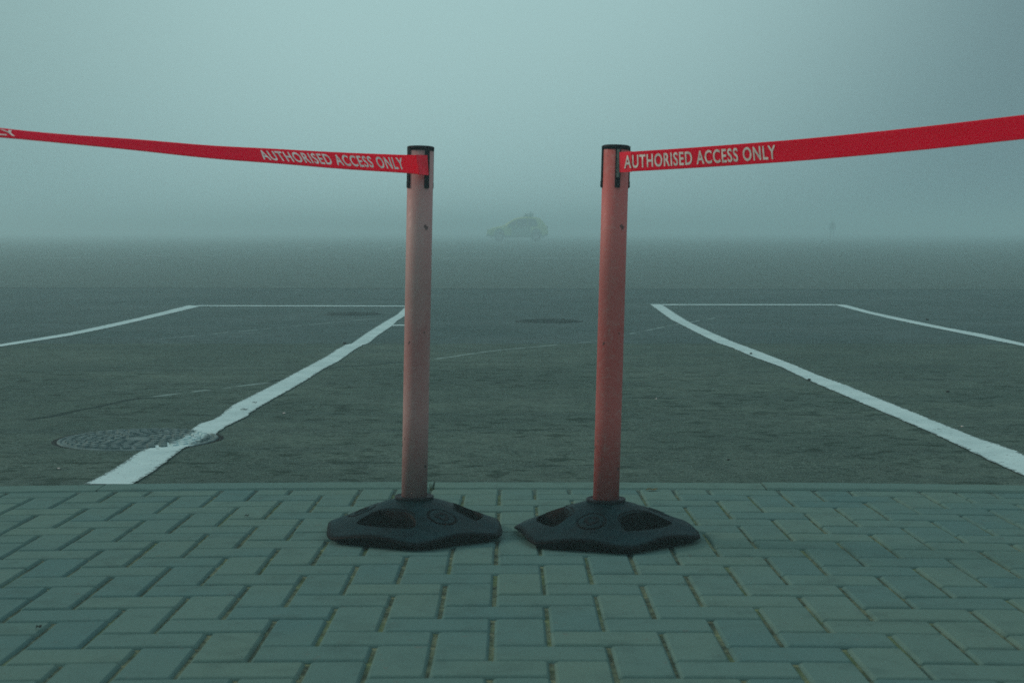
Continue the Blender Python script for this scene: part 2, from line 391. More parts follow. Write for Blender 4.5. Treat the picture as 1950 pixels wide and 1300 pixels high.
# ------------------------------------------------------------------ painted markings
def resample(P, n):
    L = [0]
    for a, b in zip(P, P[1:]): L.append(L[-1]+(b-a).length)
    out = []
    for k in range(n):
        s = L[-1]*k/(n-1); i = 0
        while i < len(L)-2 and L[i+1] < s: i += 1
        t = (s-L[i])/max(1e-9, L[i+1]-L[i]); out.append(P[i].lerp(P[i+1], min(1, t)))
    return out
def strip(name, A, B, label, n=60, ends=None, rough=.005, z=.004):
    n *= 4
    a = resample([ga(*p) for p in A], n); b = resample([ga(*p) for p in B], n)
    bm = bmesh.new(); prev = None; cols = 9; el = bm.verts.layers.float.new('edge')
    for k, (p, q) in enumerate(zip(a, b)):
        e = noise.noise(Vector((p.x*14, p.y*14, 3.1)))*rough+noise.noise(Vector((p.x*70, p.y*70, 1)))*rough; g = noise.noise(Vector((q.x*14, q.y*14, 9.7)))*rough+noise.noise(Vector((q.x*70, q.y*70, 5)))*rough
        u = (q-p).normalized(); p2, q2 = p-u*e, q+u*g
        row = []
        for c in range(cols):
            v = p2.lerp(q2, c/(cols-1)); v.z = asphalt_z(v.y)+z; nv_ = bm.verts.new(v); nv_[el] = abs(c/(cols-1)*2-1); row.append(nv_)
        if prev:
            for c in range(cols-1): bm.faces.new((prev[c], row[c], row[c+1], prev[c+1]))
        prev = row
    bmesh.ops.recalc_face_normals(bm, faces=bm.faces)
    if sum(f.normal.z for f in bm.faces) < 0: bmesh.ops.reverse_faces(bm, faces=bm.faces)
    return tag(link(name, bm, m_paint), label, 'road marking', kind='structure')
LI_L = [(787, 575), (772, 584), (757.3, 598.7), (740, 608.7), (721, 620), (693, 638), (669, 655.3), (658.7, 656.7), (640, 666.7), (624, 678), (600, 691), (569.5, 707), (517.9, 735), (483.4, 752.3), (444.6, 771.7), (418.8, 792.2), (408, 799.7), (380, 808), (366, 818), (357, 826)]
LI_R = [(805, 580), (790, 590), (772.7, 601.3), (757, 611), (746.7, 621.3), (720, 639.3), (702.7, 654), (690.7, 658), (676, 666), (660, 678), (644, 689.3), (617, 702.8), (580.3, 726.5), (543.7, 748), (513.5, 764.2), (483.4, 782.5), (468.3, 795.4), (431.7, 812.6), (418, 822), (410, 829)]
strip('road_marking', LI_L, LI_R, 'wavy white bay line running from the far corner to the manhole cover', 90)
LI_L2 = [(327, 838), (305.6, 845.6), (264.6, 862), (219.5, 892.8), (186.7, 911.3), (160, 923.5)]
LI_R2 = [(380, 841), (371.3, 843.6), (348.7, 855.9), (328, 871), (305.6, 888.7), (281, 907), (252, 923.5)]
strip('road_marking', LI_L2, LI_R2, 'white bay line between the manhole cover and the kerb', 30)
strip('road_marking', [(359, 581.8), (272.8, 603.3), (201, 619.5), (125.6, 635.6), (53.8, 647.5), (0, 656.4), (-300, 706)],
      [(384, 583.2), (280, 608), (211.8, 623.8), (136.4, 639.2), (71.8, 649.8), (0, 660.9), (-300, 714)], 'outer white bay line running out of the frame on the left', 60)
strip('road_marking', [(372, 581.7), (780, 582.5)], [(384, 583.4), (800, 584.2)], 'thin white cross line closing the left parking bay', 60, rough=.01)
RI_L = [(1237.3, 579.6), (1277, 608.5), (1319.2, 630.4), (1365.4, 653.5), (1392.3, 662.3), (1430.8, 679.2), (1484.6, 698.5), (1538.5, 724.6), (1615.4, 757.3), (1700, 793.8), (1776.9, 826.5), (1853.8, 863), (1892.3, 882.3), (1950, 907.3), (1990, 924)]
RI_R = [(1259.6, 579.6), (1280.8, 593.8), (1315.4, 615), (1353.8, 633), (1396, 651.5), (1438.5, 667), (1507.7, 693.8), (1557.7, 715), (1615.4, 736), (1715.4, 776.5), (1776.9, 801.5), (1853.8, 832.3), (1911.5, 851.5), (1950, 867), (2075, 920)]
strip('road_marking', RI_L, RI_R, 'broad white bay line bending down to the right edge of the frame', 110)
strip('road_marking', [(1256, 579.7), (1588, 579.9)], [(1262, 581.5), (1596, 581.6)], 'thin white cross line closing the right parking bay', 60, rough=.01)
strip('road_marking', [(1584.6, 579.6), (1611.5, 581), (1661.5, 594.6), (1738.5, 611), (1807.7, 625.4), (1873, 637), (1950, 654.6), (2200, 706)],
      [(1592.3, 581.7), (1642.3, 595), (1700, 608.5), (1761.5, 621.5), (1830.8, 635.4), (1892.3, 648.5), (1950, 660), (2200, 716)], 'outer white bay line running out of the frame on the right', 60)
strip('road_marking', [(749, 619), (812, 618.2)], [(746, 621.2), (812, 620.2)], 'short white stub line behind the left post', 20, rough=.01)
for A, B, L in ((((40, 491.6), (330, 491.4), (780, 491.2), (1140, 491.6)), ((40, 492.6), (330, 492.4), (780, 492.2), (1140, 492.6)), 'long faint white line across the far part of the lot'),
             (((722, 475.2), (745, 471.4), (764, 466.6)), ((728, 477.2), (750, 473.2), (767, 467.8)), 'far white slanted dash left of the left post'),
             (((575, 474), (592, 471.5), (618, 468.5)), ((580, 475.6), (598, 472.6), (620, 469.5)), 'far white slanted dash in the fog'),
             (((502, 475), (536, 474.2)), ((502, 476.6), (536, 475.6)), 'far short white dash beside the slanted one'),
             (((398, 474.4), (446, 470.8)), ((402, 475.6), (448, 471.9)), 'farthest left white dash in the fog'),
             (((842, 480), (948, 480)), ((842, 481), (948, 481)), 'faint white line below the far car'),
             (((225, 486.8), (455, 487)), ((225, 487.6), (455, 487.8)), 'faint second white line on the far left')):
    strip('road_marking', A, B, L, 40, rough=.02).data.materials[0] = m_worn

# ------------------------------------------------------------------ manhole covers
line_dir = None
def cover(c, rad, label, painted=False, rz=0):
    z = asphalt_z(c.y)
    root = empty('manhole_cover', (c.x, c.y, z), rz)
    tag(root, label, 'manhole cover', 'manhole covers set in the asphalt')
    bm = bmesh.new(); n = 72
    # ragged dark ring round the frame, giving the sunken rim's shade as colour
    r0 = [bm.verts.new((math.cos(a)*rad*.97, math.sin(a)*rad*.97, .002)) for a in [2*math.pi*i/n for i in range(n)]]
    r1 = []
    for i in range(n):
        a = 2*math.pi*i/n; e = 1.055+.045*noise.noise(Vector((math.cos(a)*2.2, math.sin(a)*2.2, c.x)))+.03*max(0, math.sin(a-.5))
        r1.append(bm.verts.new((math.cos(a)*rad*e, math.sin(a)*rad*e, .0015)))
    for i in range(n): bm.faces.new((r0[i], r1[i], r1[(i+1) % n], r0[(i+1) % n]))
    link('rim_shade_ring', bm, m_rim_shade, root)
    bm = bmesh.new()
    lathe(bm, [(rad, -.003), (rad, .004), (rad*.985, .0055), (rad*.955, .0055), (rad*.95, .002)], n, cap=False)
    fr_m = m_iron_p if painted else m_iron
    link('frame', bm, fr_m, root, True)
    bm = bmesh.new()
    lathe(bm, [(rad*.945, -.004), (rad*.945, .0022)], n)
    # raised studs in rings, round a plain centre plate
    ring = [(.26, 10), (.38, 15), (.50, 20), (.62, 25), (.74, 31), (.86, 37)]
    for q, (rf, cnt) in enumerate(ring):
        for j in range(cnt):
            a = 2*math.pi*(j+.5*(q % 2))/cnt; wa = 2*math.pi/cnt*.36; rr = rad*rf; dr = rad*.042
            pts = [(rr-dr, a-wa), (rr+dr, a-wa*.85), (rr+dr, a+wa*.85), (rr-dr, a+wa)]
            lo = [bm.verts.new((r*math.cos(t), r*math.sin(t), .002)) for r, t in pts]
            hi = [bm.verts.new((rr*math.cos(a)+(r*math.cos(t)-rr*math.cos(a))*.8, rr*math.sin(a)+(r*math.sin(t)-rr*math.sin(a))*.8, .0105)) for r, t in pts]
            bm.faces.new(hi)
            for i in range(4): bm.faces.new((lo[i], lo[(i+1) % 4], hi[(i+1) % 4], hi[i]))
    lathe(bm, [(rad*.17, .002), (rad*.165, .006), (rad*.12, .0065)], 32)
    bmesh.ops.recalc_face_normals(bm, faces=bm.faces)
    link('lid', bm, fr_m, root)
    return root
c1 = (ga(111, 839)+ga(415, 836))/2; rad1 = (ga(415, 836).x-ga(111, 839).x)/2
A1, A2 = ga(431, 796), ga(306, 868)       # axis of the bay line where it runs over the cover
hw = .5*(ga(380, 841)-ga(327, 838)).length*.62
def iron_painted(nt, b, co):
    geo = N(nt, 'ShaderNodeNewGeometry'); P = geo.outputs['Position']
    s = N(nt, 'ShaderNodeSeparateXYZ'); nt.links.new(P, s.inputs[0])
    n = noise_n(nt, P, 30, 4, .7)
    n1 = noise_n(nt, P, 18, 4)
    c0 = MIX(nt, MR(nt, n1, .3, .7), (.065, .12, .12), (.13, .21, .205))
    w1 = M2(nt, 'MULTIPLY', M2(nt, 'SUBTRACT', n, .5), .10)
    m = segment(nt, s.outputs[0], s.outputs[1], ga(452, 790), ga(290, 880), hw, w1)
    up = MR(nt, M2(nt, 'SUBTRACT', s.outputs[2], asphalt_z(c1.y)), .0025, .0055, .9, 1)
    c = MIX(nt, M2(nt, 'MULTIPLY', M2(nt, 'MULTIPLY', m, up), MR(nt, n, .25, .42)), c0, (.38, .58, .58))
    nt.links.new(c, b.inputs['Base Color'])
m_iron_p = mat('painted_cast_iron', (.1, .1, .1), .8, .05, extra=iron_painted)
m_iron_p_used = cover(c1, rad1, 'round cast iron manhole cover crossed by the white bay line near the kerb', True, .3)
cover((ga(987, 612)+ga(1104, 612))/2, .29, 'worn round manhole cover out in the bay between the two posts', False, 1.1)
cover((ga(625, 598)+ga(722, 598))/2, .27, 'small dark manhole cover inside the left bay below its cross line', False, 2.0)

# ------------------------------------------------------------------ stanchions
APO, RND = .2, .03
def hexR(a, r=.244):          # rounded hexagon, vertices at multiples of 60 deg
    a = (a+math.pi/6) % (math.pi/3)-math.pi/6
    R0 = r*math.cos(math.pi/6)/math.cos(abs(a)-math.pi/6)
    k = max(0, 1-abs(a)/R(13)); return R0-.011*k*k
def base_mesh(name, root, rot):
    """rot: azimuth of the front vertex, from -Y towards +X"""
    bm = bmesh.new(); NA, NRr = 360, 84
    def face_az(a):       # a measured so that 0 = a vertex; returns faceness 0..1 and face index
        t = (a/(math.pi/3)) % 6; return int(t), (t % 1)
    def Hgt(a, rr):
        R0 = hexR(a); q = rr/R0
        idx, t = face_az(a); fn = math.sin(math.pi*t)
        side = .018+.013*fn**1.3
        # dome: concave skirt rising to the crown
        core = .088
        s = max(0, min(1, (rr-.044)/(R0-.044)))
        z = side+(core-side)*(1-s)**(1.0+.25*s)
        z += .006*math.sin(math.pi*s)*(1-.5*fn)
        if s > .93: z -= (s-.93)/.07*.005*((s-.93)/.07)
        # local coordinates on the face
        fa = (idx+.5)*math.pi/3; da = a-fa
        da = (da+math.pi) % (2*math.pi)-math.pi
        u, v = rr*math.sin(da), rr*math.cos(da)
        if idx % 2 == 1:        # hand holes on every other face: D shaped, flat side outwards
            vo, vi, hw_ = .169, .097, .077
            up = abs(u)/hw_
            inner = vi+(vo-vi)*.55*min(1, up)**4
            outer = vo-.022*min(1, up)**2
            dist = min(v-inner, outer-v, (1-up)*hw_*.9)
            if dist > 0: z = z-(z-.006)*min(1, dist/.004)
            rim = abs(min(v-inner+.008, (1.12-up)*hw_))
            if v < inner-.004 and v > inner-.012 and up < 1: z -= .0022*math.sin((inner-.004-v)/.008*math.pi)
            if v < inner-.0 and v > inner-.004 and up < 1: z += .001
        else:                    # round medallion with the three-arrow recycling mark
            uu, vv = u, v-.128; d = math.hypot(uu, vv*.98)
            if .031 < d < .036: z -= .0024*math.sin((d-.031)/.005*math.pi)
            elif d <= .031: z += .0008
        return z
    rings = []
    for k in range(NRr+1):
        f = k/NRr; ring = []
        for j in range(NA):
            a = 2*math.pi*j/NA; rr = .030+(hexR(a)-.030)*f
            az = a+rot
            ring.append(bm.verts.new((rr*math.sin(az), -rr*math.cos(az), Hgt(a, rr))))
        rings.append(ring)
    for dz_r, zz in ((.001, .85), (-.008, .5), (-.019, .2), (-.021, 0)):
        ring = []
        for j in range(NA):
            a = 2*math.pi*j/NA; rr = hexR(a)+dz_r*1.0; top = Hgt(a, hexR(a)); az = a+rot
            ring.append(bm.verts.new((rr*math.sin(az), -rr*math.cos(az), top*zz)))
        rings.append(ring)
    for a, b in zip(rings, rings[1:]):
        for j in range(NA):
            bm.faces.new((a[j], b[j], b[(j+1) % NA], a[(j+1) % NA]))
    bmesh.ops.recalc_face_normals(bm, faces=bm.faces)
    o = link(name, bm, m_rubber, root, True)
    # recycling marks: three bent arrows per medallion
    for idx in (0, 2, 4):
        fa = (idx+.5)*math.pi/3
        bm = bmesh.new()
        def P(u, v, dz):
            vv = v+.128; rr = math.hypot(u, vv); a = fa+math.atan2(u, vv); az = a+rot
            return bm.verts.new((rr*math.sin(az), -rr*math.cos(az), Hgt(a, rr)+dz))
        for k in range(3):
            r0 = k*2*math.pi/3
            def rot2(p): return (p[0]*math.cos(r0)-p[1]*math.sin(r0), p[0]*math.sin(r0)+p[1]*math.cos(r0))
            # bent bar round one corner, with an arrow head
            path = [(-.0155, -.002), (-.009, .0085), (-.003, .0165), (.003, .0165), (.0075, .010)]
            L = []
            for i, p in enumerate(path):
                q0 = path[max(0, i-1)]; q1 = path[min(len(path)-1, i+1)]
                d = Vector((q1[0]-q0[0], q1[1]-q0[1])).normalized(); nn = Vector((-d.y, d.x))*.0026
                L.append((rot2((p[0]+nn.x, p[1]+nn.y)), rot2((p[0]-nn.x, p[1]-nn.y))))
            tv = [[P(*a, .0016), P(*b, .0016)] for a, b in L]; bv = [[P(*a, -.001), P(*b, -.001)] for a, b in L]
            for i in range(len(L)-1):
                bm.faces.new((tv[i][0], tv[i][1], tv[i+1][1], tv[i+1][0]))
                bm.faces.new((tv[i][0], tv[i+1][0], bv[i+1][0], bv[i][0])); bm.faces.new((tv[i][1], bv[i][1], bv[i+1][1], tv[i+1][1]))
            H3 = [rot2(p) for p in ((.0015, .0085), (.0125, .0135), (.0115, .0015))]
            t3 = [P(*p, .0018) for p in H3]; b3 = [P(*p, -.001) for p in H3]
            bm.faces.new(t3)
            for i in range(3): bm.faces.new((t3[i], b3[i], b3[(i+1) % 3], t3[(i+1) % 3]))
        bmesh.ops.recalc_face_normals(bm, faces=bm.faces)
        link('recycling_emblem', bm, m_emb, o)
    return o
m_emb = mat('rubber_relief', (.004, .007, .009), .8, .1)
RP = .0316
def stanchion(label, cpx, top_px, rot, slot_az, m_post, lean, lit_slot):
    g = gp(*cpx)
    root = empty('barrier_post', g)
    tag(root, label, 'barrier post', 'belt barrier posts on the pavement')
    root.rotation_euler = (-math.atan(SL), 0, 0)
    base_mesh('rubber_base', root, rot)
    # flanged collar
    bm = bmesh.new(); lathe(bm, [(.036, .078), (.044, .084), (.0475, .0895), (.0482, .0935), (.0468, .0955), (.041, .0915), (.037, .0935), (RP, .094)], 64, cap=False)
    link('collar', bm, m_black, root, True)
    top = zat(g.y, top_px)-g.z
    Hn = top
    pole = empty('_', (0, 0, 0)); bpy.data.objects.remove(pole)
    Mx = Matrix.Translation((0, 0, .08)) @ Matrix.Rotation(lean, 4, 'Y') @ Matrix.Translation((0, 0, -.08))
    bm = bmesh.new(); lathe(bm, [(RP, .078), (RP, .3), (RP, .6), (RP, Hn-.0105)], 72)
    po = link('pole', bm, m_post, root); po.matrix_local = Mx
    bm = bmesh.new(); lathe(bm, [(RP-.002, Hn-.011), (RP+.0012, Hn-.0105), (RP+.0016, Hn-.004), (RP+.0005, Hn-.0012), (RP-.003, Hn), (RP*.5, Hn+.0006)], 72)
    cp = link('cap', bm, m_black, root, True); cp.matrix_local = Mx
    # four belt receivers: upright channels hanging from the cap
    for k in range(4):
        az = slot_az+k*math.pi/2
        bm = bmesh.new()
        box(bm, -.0064, .0064, -.0022, .0016, -.098, .002, .0012)
        box(bm, -.0048, .0048, -.0034, -.0018, -.096, -.082, .0006)
        for v in bm.verts: v.co.z += Hn-.004
        Rz = Matrix.Rotation(az, 4, 'Z') @ Matrix.Translation((0, -RP-.0004, 0))
        bm.transform(Rz)
        rc = link('belt_receiver', bm, m_black, root, True); rc.matrix_local = Mx
        for p in rc.data.polygons: p.use_smooth = False
        if k == 0 and lit_slot:
            bm = bmesh.new(); box(bm, -.0036, .0034, -.0030, -.0020, -.076, -.010, .0004)
            for v in bm.verts: v.co.z += Hn-.002
            bm.transform(Rz); s_ = link('slot_plate', bm, m_slot, rc)
    root['_top'] = 0; del root['_top']
    bpy.context.view_layer.update()
    return root, g, root.matrix_world @ Mx, Hn
m_slot = mat('lit_slot_plastic', (.15, .17, .14), .45, .4, var=.4, vscale=60)  # pale colour paints in the light on the slot's inner face
LEAN = R(1.3)
rootL, gL, ML, HL = stanchion('faded pinkish red barrier post holding the belt that runs off to the left', (789, 1016), 277.5, R(5), R(33), m_post_l, R(1.25), False)
rootR, gR, MR_, HR = stanchion('deeper red barrier post holding the belt that rises to the right', (1153.5, 1022), 275.5, R(11-60), R(6), m_post_r, R(1.45), True)

# ------------------------------------------------------------------ belts
def screen_x(p):
    c, s = math.cos(PITCH), math.sin(PITCH); d = p-Vector((0, 0, H))
    return 975+F*d.x/(d.y*c-d.z*s)
def qinterp(keys, t):       # smooth (Catmull-Rom style, non uniform) interpolation of keys [(t, value)]
    ks = keys
    if t <= ks[0][0]: a, b = ks[0], ks[1]; return a[1]+(b[1]-a[1])*(t-a[0])/(b[0]-a[0])
    if t >= ks[-1][0]: a, b = ks[-2], ks[-1]; return a[1]+(b[1]-a[1])*(t-a[0])/(b[0]-a[0])
    for i in range(len(ks)-1):
        if ks[i][0] <= t <= ks[i+1][0]:
            p0, p1 = ks[i], ks[i+1]; h = p1[0]-p0[0]; u = (t-p0[0])/h
            def sl(j):
                if j == 0: return (ks[1][1]-ks[0][1])/(ks[1][0]-ks[0][0])
                if j == len(ks)-1: return (ks[-1][1]-ks[-2][1])/(ks[-1][0]-ks[-2][0])
                return (ks[j+1][1]-ks[j-1][1])/(ks[j+1][0]-ks[j-1][0])
            m0, m1 = sl(i)*h, sl(i+1)*h
            return (2*u**3-3*u**2+1)*p0[1]+(u**3-2*u**2+u)*m0+(-2*u**3+3*u**2)*p1[1]+(u**3-u**2)*m1
BW = .0465
def belt(label, start, px_end, y_end, hkeys, tkeys, texts, side, total):
    """start: plan point at the post; direction in plan towards the end point; keys are given along screen x."""
    e = at_depth(px_end, 250, y_end); S = Vector((start.x, start.y, 0)); E = Vector((e.x, e.y, 0))
    u = (E-S).normalized(); L1 = (E-S).length
    def s_of_px(px):
        lo, hi = -.2, total
        k = (px-975)/F
        for _ in range(60):
            m = (lo+hi)/2; p = S+u*m; zc = p.y*math.cos(PITCH)
            v = p.x/zc
            if (v < k) == (side > 0): lo = m
            else: hi = m
        return (lo+hi)/2
    hk = []
    for px, py in hkeys:
        s = s_of_px(px); p = S+u*s; hk.append((s, at_depth(px, py, p.y).z))
    hk.sort(); last = hk[-1]; hk.append((total, start.z+.0))
    tk = sorted((s_of_px(px), v) for px, v in tkeys); tk.append((total, R(0)))
    nv = Vector((u.y, -u.x, 0)) if side > 0 else Vector((-u.y, u.x, 0))   # towards the camera
    def frame(s):
        z = qinterp(hk, s); c = S+u*s; c.z = z
        dz = (qinterp(hk, s+.01)-qinterp(hk, s-.01))/.02
        T = Vector((u.x, u.y, dz)).normalized(); up = Vector((0, 0, 1)); up = (up-T*up.dot(T)).normalized()
        nn = T.cross(up); nn = nn if nn.dot(nv) > 0 else -nn
        ph = qinterp(tk, s)
        wv = up*math.cos(ph)-nn*math.sin(ph); n2 = nn*math.cos(ph)+up*math.sin(ph)
        return c, T, wv, n2
    root = bm = bmesh.new(); uvl = bm.loops.layers.uv.new('UVMap')
    n = 160; th = .0006; prof = []
    for q in (-.5, -.46, -.2, 0, .2, .46, .5): prof.append((q, 1))
    rows = []
    for k in range(n+1):
        s = total*k/n; c, T, wv, n2 = frame(s); row = []
        curl = .0007*math.sin(s*17)
        for sgn in (1, -1):
            for q in ([-.5, -.47, -.25, 0, .25, .47, .5] if sgn > 0 else [.5, .47, .25, 0, -.25, -.47, -.5]):
                tt = th*(1.5 if abs(q) > .46 else 1)
                row.append((bm.verts.new(c+wv*(q*BW)+n2*(sgn*tt+curl*(4*q*q-.3))), s, q))
        rows.append(row)
    m = len(rows[0])
    for a, b in zip(rows, rows[1:]):
        for i in range(m):
            j = (i+1) % m
            f = bm.faces.new((a[i][0], b[i][0], b[j][0], a[j][0])); f.smooth = True
            for lp, (v, s, q) in zip(f.loops, (a[i], b[i], b[j], a[j])): lp[uvl].uv = (s, q*BW)
    bm.faces.new([r[0] for r in rows[0]]); bm.faces.new([r[0] for r in rows[-1]][::-1])
    bmesh.ops.recalc_face_normals(bm, faces=bm.faces)
    o = link('barrier_belt', bm, m_belt); tag(o, label, 'belt', 'red printed barrier belts')
    # sewn double end with its hard clip, laid against the post
    bm = bmesh.new(); rows = []
    for k in range(9):
        s = -.002+.036*k/8; c, T, wv, n2 = frame(s)
        rows.append([bm.verts.new(c+wv*(q*BW*1.03)+n2*d) for q, d in ((-.5, .0016), (.5, .0016), (.5, -.0016), (-.5, -.0016))])
    for a, b in zip(rows, rows[1:]):
        for i in range(4): bm.faces.new((a[i], b[i], b[(i+1) % 4], a[(i+1) % 4]))
    bm.faces.new(rows[0]); bm.faces.new(rows[-1][::-1]); bmesh.ops.recalc_face_normals(bm, faces=bm.faces)
    link('belt_end', bm, m_tab, o)
    # the print
    for pa, pb, ca in texts:
        cu = bpy.data.curves.new('print', 'FONT'); cu.body = 'AUTHORISED ACCESS ONLY'; cu.size = 1; cu.offset = .02; cu.resolution_u = 5
        cu.space_character = 1.13
        to = bpy.data.objects.new('print', cu); C.objects.link(to)
        me = bpy.data.meshes.new_from_object(to); bpy.data.objects.remove(to)
        bm = bmesh.new(); bm.from_mesh(me)
        bmesh.ops.subdivide_edges(bm, edges=[e_ for e_ in bm.edges if e_.calc_length() > .25], cuts=2)
        xs_ = [v.co.x for v in bm.verts]; ys_ = [v.co.y for v in bm.verts]
        x0, x1, y0, y1 = min(xs_), max(xs_), min(ys_), max(ys_)
        sa = s_of_px(pa) if not isinstance(pa, tuple) else pa[0]; sb = s_of_px(pb) if not isinstance(pb, tuple) else pb[0]
        for v in bm.verts:
            f = (v.co.x-x0)/(x1-x0); q = ((v.co.y-y0)/(y1-y0)-.5)*.67
            s = sa+(sb-sa)*f; c, T, wv, n2 = frame(s)
            curl = .0007*math.sin(s*17)
            v.co = c+wv*(q*BW)+n2*(th*1.5+.0004+curl*(4*q*q-.3)+.0003+(.0012 if s < .036 else 0))
        lo = link('lettering', bm, m_letter, o)
    return o, frame
def world_at(Mw, az, zt, out):
    p = Mw @ Vector((math.sin(az)*(RP+out), -math.cos(az)*(RP+out), 0)); return p
HB = HL-.048
pL = ML @ Vector((math.sin(R(30))*(RP+.004), -math.cos(R(30))*(RP+.004), HL-.05))
pR = MR_ @ Vector((math.sin(R(14))*(RP+.005), -math.cos(R(14))*(RP+.005), HR-.048))
Ltot = 1.9
# length of one print from the right belt, where it is seen face on
bL, fL = belt('red belt printed AUTHORISED ACCESS ONLY twisting away to the left from the faded post', pL, 0, 2.75,
     [(817, 315), (720, 310), (610, 303.5), (497, 296), (400, 289), (200, 271), (0, 252.5), (-130, 240)],
     [(817, R(4)), (768, R(22)), (640, R(36)), (497, R(47)), (350, R(54)), (0, R(64))],
     [(497, 768, 0), ((1.62,), 34, 0)], -1, Ltot)
bR, fR = belt('red belt printed AUTHORISED ACCESS ONLY rising away to the right from the deeper red post', pR, 1950, 2.9,
     [(1180, 309.2), (1280, 303.2), (1400, 295), (1540, 284.2), (1740, 265), (1950, 241.5), (2090, 226)],
     [(1180, R(0)), (1400, R(-7)), (1540, R(-8)), (1950, R(-5))],
     [(1189, 1476, 0)], 1, Ltot)

# the next posts of the same barrier, out of the picture at the far ends of the belts
def far_post(src, frame, Mx_w, label, total):
    o = copy_tree(src); c, T, wv, n2 = frame(total)
    x, y = c.x+(.03 if c.x > 0 else -.03), c.y-.03
    o.location = (x, y, pave_z(y)); o['label'] = label
    return o
far_post(rootL, fL, ML, 'barrier post outside the picture at the near end of the left belt', Ltot)
far_post(rootR, fR, MR_, 'barrier post outside the picture at the near end of the right belt', Ltot)

